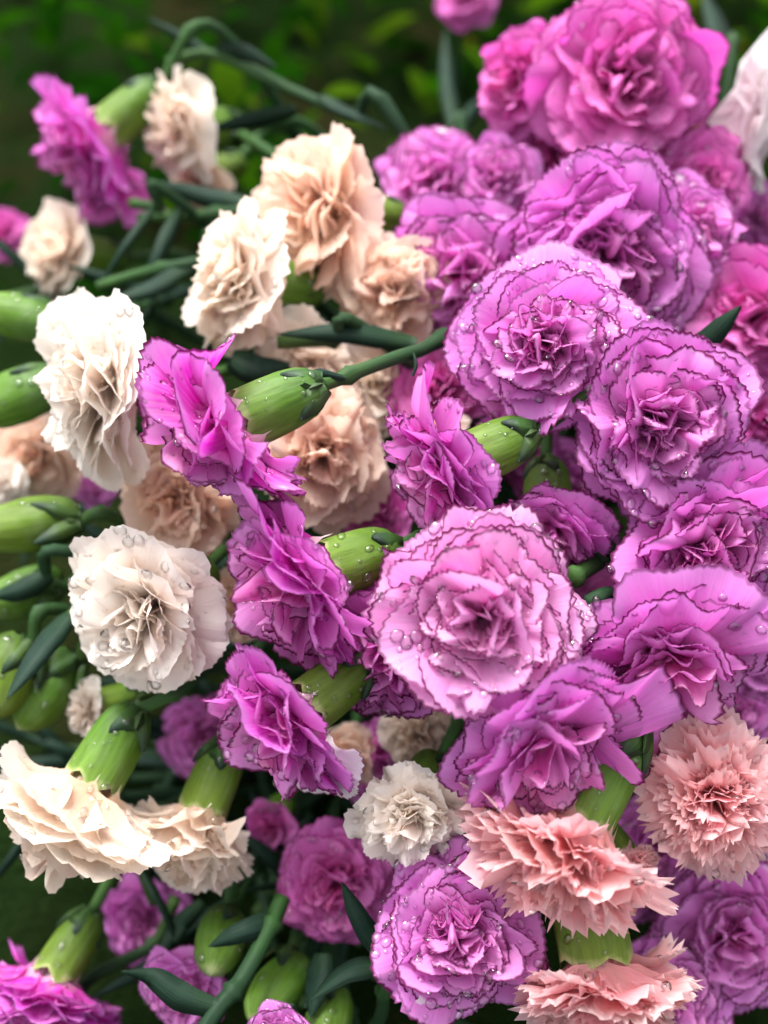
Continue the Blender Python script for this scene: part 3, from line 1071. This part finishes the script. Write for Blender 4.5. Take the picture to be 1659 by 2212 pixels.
C('magenta_carnation', 'far blurred magenta carnation almost lost above the heap', 1010, -15, 150, (0, -.2, 1), .60, 'picotee', 'magenta', 44)

# cream and peach flowers
C('cream_carnation', 'cream carnation turned aside with wide scalloped petals, its calyx behind purple petals', 200, 835, 460, (-0.75, -0.14, 0.6), .383, 'soft', 'blush', 51, drops=120, squash=.95)
C('cream_carnation', 'open blush white carnation with large clear water drops on its petals', 300, 1325, 420, (-0.42, -0.34, 0.82), .366, 'soft', 'blush', 52, drops=110, big=1.1)
C('cream_carnation', 'cream carnation nodding below thick bright green calyx', 150, 1765, 460, (-0.48, -0.80, .28), .372, 'soft', 'cream', 53, drops=90, stem=[(390, 1490, .385), (470, 1440, .40)], openness=.78)
C('cream_carnation', 'cream carnation hanging beside the one under a thick green calyx', 415, 1815, 350, (-0.28, -0.84, .25), .388, 'crumpled', 'cream', 54, drops=60, openness=.72)
C('cream_carnation', 'half closed cream carnation with crumpled petals beside fringed pink bloom', 885, 1772, 295, (-.35, -.45, .8), .358, 'crumpled', 'blush', 55, drops=60, openness=.9)
C('cream_carnation', 'tiny white carnation peeping over a thick green calyx', 180, 1535, 150, (-.8, -.2, .5), .408, 'soft', 'blush', 56, drops=20)
C('cream_carnation', 'blurred cream carnation in profile beside nodding purple one', 372, 270, 270, (-0.85, -0.12, .5), .492, 'soft', 'cream', 57)
C('peach_carnation', 'blurred peach carnation below the cream one in profile', 430, 395, 170, (-.5, -.5, .5), .520, 'crumpled', 'peach', 58)
C('cream_carnation', 'blurred white carnation in profile with long green calyx, far from the heap centre', 120, 545, 250, (-0.8, -0.05, .55), .495, 'soft', 'cream', 59)
C('peach_carnation', 'tall pale pink and cream carnation behind the other cream blooms', 680, 455, 400, (-0.8, -0.05, 0.55), .425, 'crumpled', 'peach', 60, drops=50)
C('cream_carnation', 'buttery cream carnation with deep folded petals and plump calyx beside it', 505, 612, 360, (-0.8, -0.08, .55), .412, 'crumpled', 'cream', 61, drops=50)
C('peach_carnation', 'pale peach crumpled carnation touching purple petals, above a bare green stem', 838, 632, 300, (-.35, -.25, .9), .420, 'crumpled', 'peach', 62, drops=40)
C('peach_carnation', 'peach crumpled carnation in the hollow below the green stem and calyx', 695, 985, 345, (0.05, -.35, .95), .398, 'crumpled', 'peach', 63, drops=50)
C('peach_carnation', 'peach cream carnation between two cream blooms, its face crowded down', 375, 1085, 310, (-.3, -.45, .85), .408, 'crumpled', 'peach', 64, drops=40)
C('cream_carnation', 'cream carnation lying under the bare green stem', 655, 800, 260, (0, -.4, .9), .418, 'crumpled', 'cream', 65, drops=30)
C('cream_carnation', 'cream carnation in shade against lilac petals below the bare stem', 825, 825, 240, (0, 0, 1), .43, 'crumpled', 'cream', 66, drops=20)
C('peach_carnation', 'dull peach carnation in shade behind the wide scalloped cream bloom', 75, 985, 220, (-.2, -.3, .9), .46, 'soft', 'peach', 67, lod=1)
C('cream_carnation', 'blurred white carnation half hidden behind dull peach bloom', 5, 1045, 120, (-.3, -.2, .9), .45, 'soft', 'blush', 68)
PD = 'peach carnations in the gaps under purple blooms'
for i, (px, py, dia, d, lb) in enumerate([
        (745, 1640, 170, .415, 'peach carnation showing under the calyx of the white streaked purple bloom'),
        (515, 1310, 170, .42, 'peach carnation in shade between blush white bloom and upward fanned purple bloom'),
        (905, 1590, 190, .40, 'cream carnation wedged under the ruffled purple and pale lilac blooms'),
        (940, 945, 150, .41, 'peach carnation glimpsed behind the curled upright purple petal')]):
    C('cream_carnation' if i == 2 else 'peach_carnation', lb, px, py, dia, (-.1, -.2, 1), d, 'crumpled', 'peach' if i != 2 else 'cream', 120 + i, group=PD, lod=1, drops=20)
C('mauve_carnation', 'loose mauve white carnation seen from behind with yellow-green centre', 1628, 255, 330, (-0.75, 0.0, -0.25), .452, 'loose', 'mauve', 69, calyx_len=20)
C('pink_carnation', 'small pale pink carnation tucked under mauve white bloom', 1440, 310, 170, (.1, -.2, 1), .452, 'crumpled', 'pink', 70)

# fringed pink flowers
C('pink_carnation', 'fringed salmon pink carnation nodding from ridged green calyx under purple petals', 1215, 1855, 500, (-0.52, -0.83, 0.16), .345, 'fringed', 'pink', 81, drops=110, calyx_rad=8.0, calyx_len=31, stem=[(1390, 1612, .372), (1410, 1560, .405)], openness=.9)
C('pink_carnation', 'round fringed salmon pink carnation facing forward with coral heart', 1545, 1730, 390, (-0.10, -0.22, 1), .358, 'fringed', 'pink', 82, drops=110)
C('pink_carnation', 'fringed pale pink carnation spreading below broad cut green calyx', 1300, 2150, 440, (0.12, -0.92, .16), .352, 'fringed', 'pink', 83, drops=90, calyx_rad=11.0, calyx_len=27, openness=.86)
C('pink_carnation', 'cream pink fringed carnation peeping from behind the nodding salmon one', 1365, 1880, 150, (.5, -.6, .5), .366, 'fringed', 'pink', 84, drops=20)

# flowers whose heads lie beyond the picture: their green calyxes show
BG = 'green calyxes among the stems'
bud('plump blurred green bud beside buttery white and cream blooms', 35, 680, .44, (-.98, .05, .1), 201, 34, 9, BG)
bud('bright green bud crossing below the first plump bud, beside scalloped cream bloom', 35, 855, .42, (-.85, -.5, .1), 202, 34, 9.6, BG)
bud('large bright green bud between scalloped cream and blush white blooms', 60, 1140, .41, (-.98, -.1, .1), 203, 36, 9.6, BG)
bud('small green bud under a dark blade of leaf beside blush white bloom', 45, 1290, .43, (-.95, -.2, .1), 204, 30, 8.5, BG)
bud('green bud crossed by a dark leaf above cream petals', 20, 1470, .40, (-.5, -.85, .1), 205, 30, 9.5, BG)
bud('shiny green bud leaning down behind the tiny white carnation', 105, 1500, .41, (-.65, -.75, .1), 206, 32, 9.5, BG)
bud('round green bud in shade below mauve carnation and bare stem', 475, 2035, .395, (-.1, -.45, .85), 207, 28, 8, BG)
bud('green bud beside bare stem and small purple carnation', 590, 2135, .392, (-.3, -.45, .85), 208, 32, 8.4, BG)
bud('stubby green bud beside half seen purple petals', 705, 2205, .388, (0.05, -.5, .85), 209, 26, 7.6, BG)
bud('olive green bud in the shade between pale pink bloom and purple petals', 800, 505, .44, (-.6, .1, .5), 210, 30, 9, BG)

# bare stems and narrow leaves that show between the heads
sprig('blurred stem with pale blue-green leaves arching over cream bloom', [(360, 135, .50), (460, 118, .50), (620, 190, .495), (760, 250, .48), (880, 300, .47)],
      [(((468, 118, .50), (520, 110, .495), (598, 145, .49)), .009), (((455, 118, .50), (400, 85, .51), (318, 38, .52)), .006)], 301)
sprig('blurred dark stem with grey leaf crossing behind cream calyx', [(520, 290, .50), (600, 340, .49), (700, 420, .475), (800, 480, .47)],
      [(((640, 235, .475), (540, 258, .475), (445, 282, .48)), .008)], 302)
sprig('dark green stem running between blurred cream and peach blooms', [(300, 470, .49), (420, 465, .48), (560, 455, .47), (700, 470, .47)],
      [(((560, 450, .47), (440, 425, .48), (335, 392, .49)), .009), (((690, 210, .48), (740, 240, .475), (840, 280, .47)), .006)], 303)
sprig('thin stem with a joint beside white bloom in profile', [(210, 620, .455), (310, 590, .455), (430, 565, .45), (560, 545, .45)], [(((430, 565, .45), (330, 625, .45), (240, 650, .45)), .008)], 304)
sprig('dark leafy stem lying under buttery cream bloom', [(600, 740, .402), (720, 735, .402), (830, 742, .41)],
      [(((900, 745, .405), (750, 722, .398), (600, 722, .396)), .008), (((500, 775, .41), (560, 800, .405), (640, 790, .41)), .011)], 305)
sprig('pointed dark leaf rising between split-hearted purple bloom and rose magenta bloom', [(1500, 790, .392), (1490, 830, .41)], [(((1490, 775, .385), (1540, 725, .378), (1602, 660, .372)), .0085)], 306)
sprig('dark upright leaf standing before the shaded purple carnation', [(828, 2075, .372), (850, 2130, .385)], [(((832, 2068, .372), (780, 1990, .368), (738, 1905, .366)), .0075)], 307)
sprig('green jointed stem with one long curled leaf at its joint', [(610, 1940, .39), (580, 2010, .382), (520, 2120, .370), (470, 2180, .364), (420, 2260, .36)],
      [(((470, 2178, .363), (390, 2150, .362), (330, 2110, .364), (262, 2098, .368)), .009), (((600, 1990, .385), (530, 2010, .378), (450, 2045, .378)), .008)], 308, r=.0028, nodes=(.22, .6), drop_to_ground=False)
sprig('thin stem with drooping grey leaf beside round lilac bloom', [(840, 2080, .375), (830, 2140, .38), (800, 2230, .40)],
      [(((835, 2085, .372), (750, 2105, .368), (672, 2160, .366)), .008), (((700, 2060, .39), (690, 2120, .385), (670, 2200, .38)), .010)], 309)
sprig('snapped stem with swollen joint in the dark gap beside pale lilac bloom', [(1235, 1250, .362), (1290, 1215, .375), (1340, 1190, .39)], [], 310, nodes=(.03, .5), r=.0028)
sprig('leafy snapped stem rising through the dark gap below drooping purple bloom', [(1245, 1440, .362), (1262, 1340, .365), (1330, 1285, .38)],
      [(((1260, 1345, .362), (1230, 1400, .358), (1245, 1450, .357)), .010)], 311, nodes=(.5,), r=.0026)
sprig('blurred upright leaf behind the topmost magenta bloom', [(1560, 120, .52), (1570, 200, .50)], [(((1565, 140, .52), (1545, 60, .54), (1520, -20, .56)), .013)], 312)
sprig('blurred thin upright leaves against dark foliage beside magenta bloom', [(985, 290, .55), (1000, 340, .53)],
      [(((985, 300, .55), (965, 180, .57), (962, 60, .60)), .008), (((985, 290, .55), (1030, 230, .57), (1080, 200, .58)), .008)], 313)
sprig('dark blade of leaf crossing green buds beside blush white bloom', [(150, 1335, .40), (190, 1300, .41), (240, 1280, .42)], [(((155, 1330, .398), (90, 1410, .385), (15, 1510, .375)), .009)], 314)
sprig('dark stem and leaf between large green bud and small bud', [(0, 1285, .415), (90, 1245, .41), (200, 1205, .41)], [(((110, 1240, .408), (50, 1275, .405), (-20, 1290, .405)), .008)], 315)
sprig('small pointed leaf between nodding purple and fringed pink blooms', [(1395, 1640, .365), (1385, 1690, .38)], [(((1400, 1600, .362), (1392, 1640, .358), (1380, 1690, .36)), .007)], 316)
sprig('dim twin stems behind bud below cream blooms', [(380, 1940, .43), (330, 2040, .43), (200, 2110, .42)], [(((400, 2000, .42), (330, 2080, .415), (190, 2160, .41)), .006), (((440, 1950, .42), (380, 2010, .42), (340, 2090, .41)), .007)], 317)

# further stems in the shade under the heads
rs = np.random.default_rng(77)
for i in range(46):
    px, py = rs.uniform(0, 900), rs.uniform(380, 2300)
    d = rs.uniform(.46, .54) if py < 1700 else rs.uniform(.43, .48)
    if py > 1850:
        px = rs.uniform(250, 900)
        a = rs.uniform(1.0, 2.2)
    else:
        a = rs.uniform(-.35, .45)
    L = rs.uniform(120, 230)
    dx, dy = math.cos(a) * L, -math.sin(a) * L
    pts = [(px, py, d), (px + dx * .5, py + dy * .5 + rs.uniform(-15, 15), d - .004), (px + dx, py + dy, d)]
    lv = []
    for _ in range(rs.integers(1, 4)):
        t = rs.uniform(0, 1)
        bx, by = px + dx * t, py + dy * t
        aa = a + rs.normal(0, .5) + (math.pi if rs.random() < .6 else 0)
        l2 = rs.uniform(160, 300)
        lv.append((((bx, by, d - .003), (bx + math.cos(aa) * l2 * .5, by - math.sin(aa) * l2 * .5, d - .015), (bx + math.cos(aa) * l2, by - math.sin(aa) * l2 + 12, d - .012)), rs.uniform(.0035, .0065)))
    sprig('bare carnation stem with narrow leaves in the shade under the heads', pts, lv, 400 + i, group='bare stems in the shade of the heap')

# the review frame of the photograph is 768 x 1024
scn.render.resolution_x = 768
scn.render.resolution_y = 1024
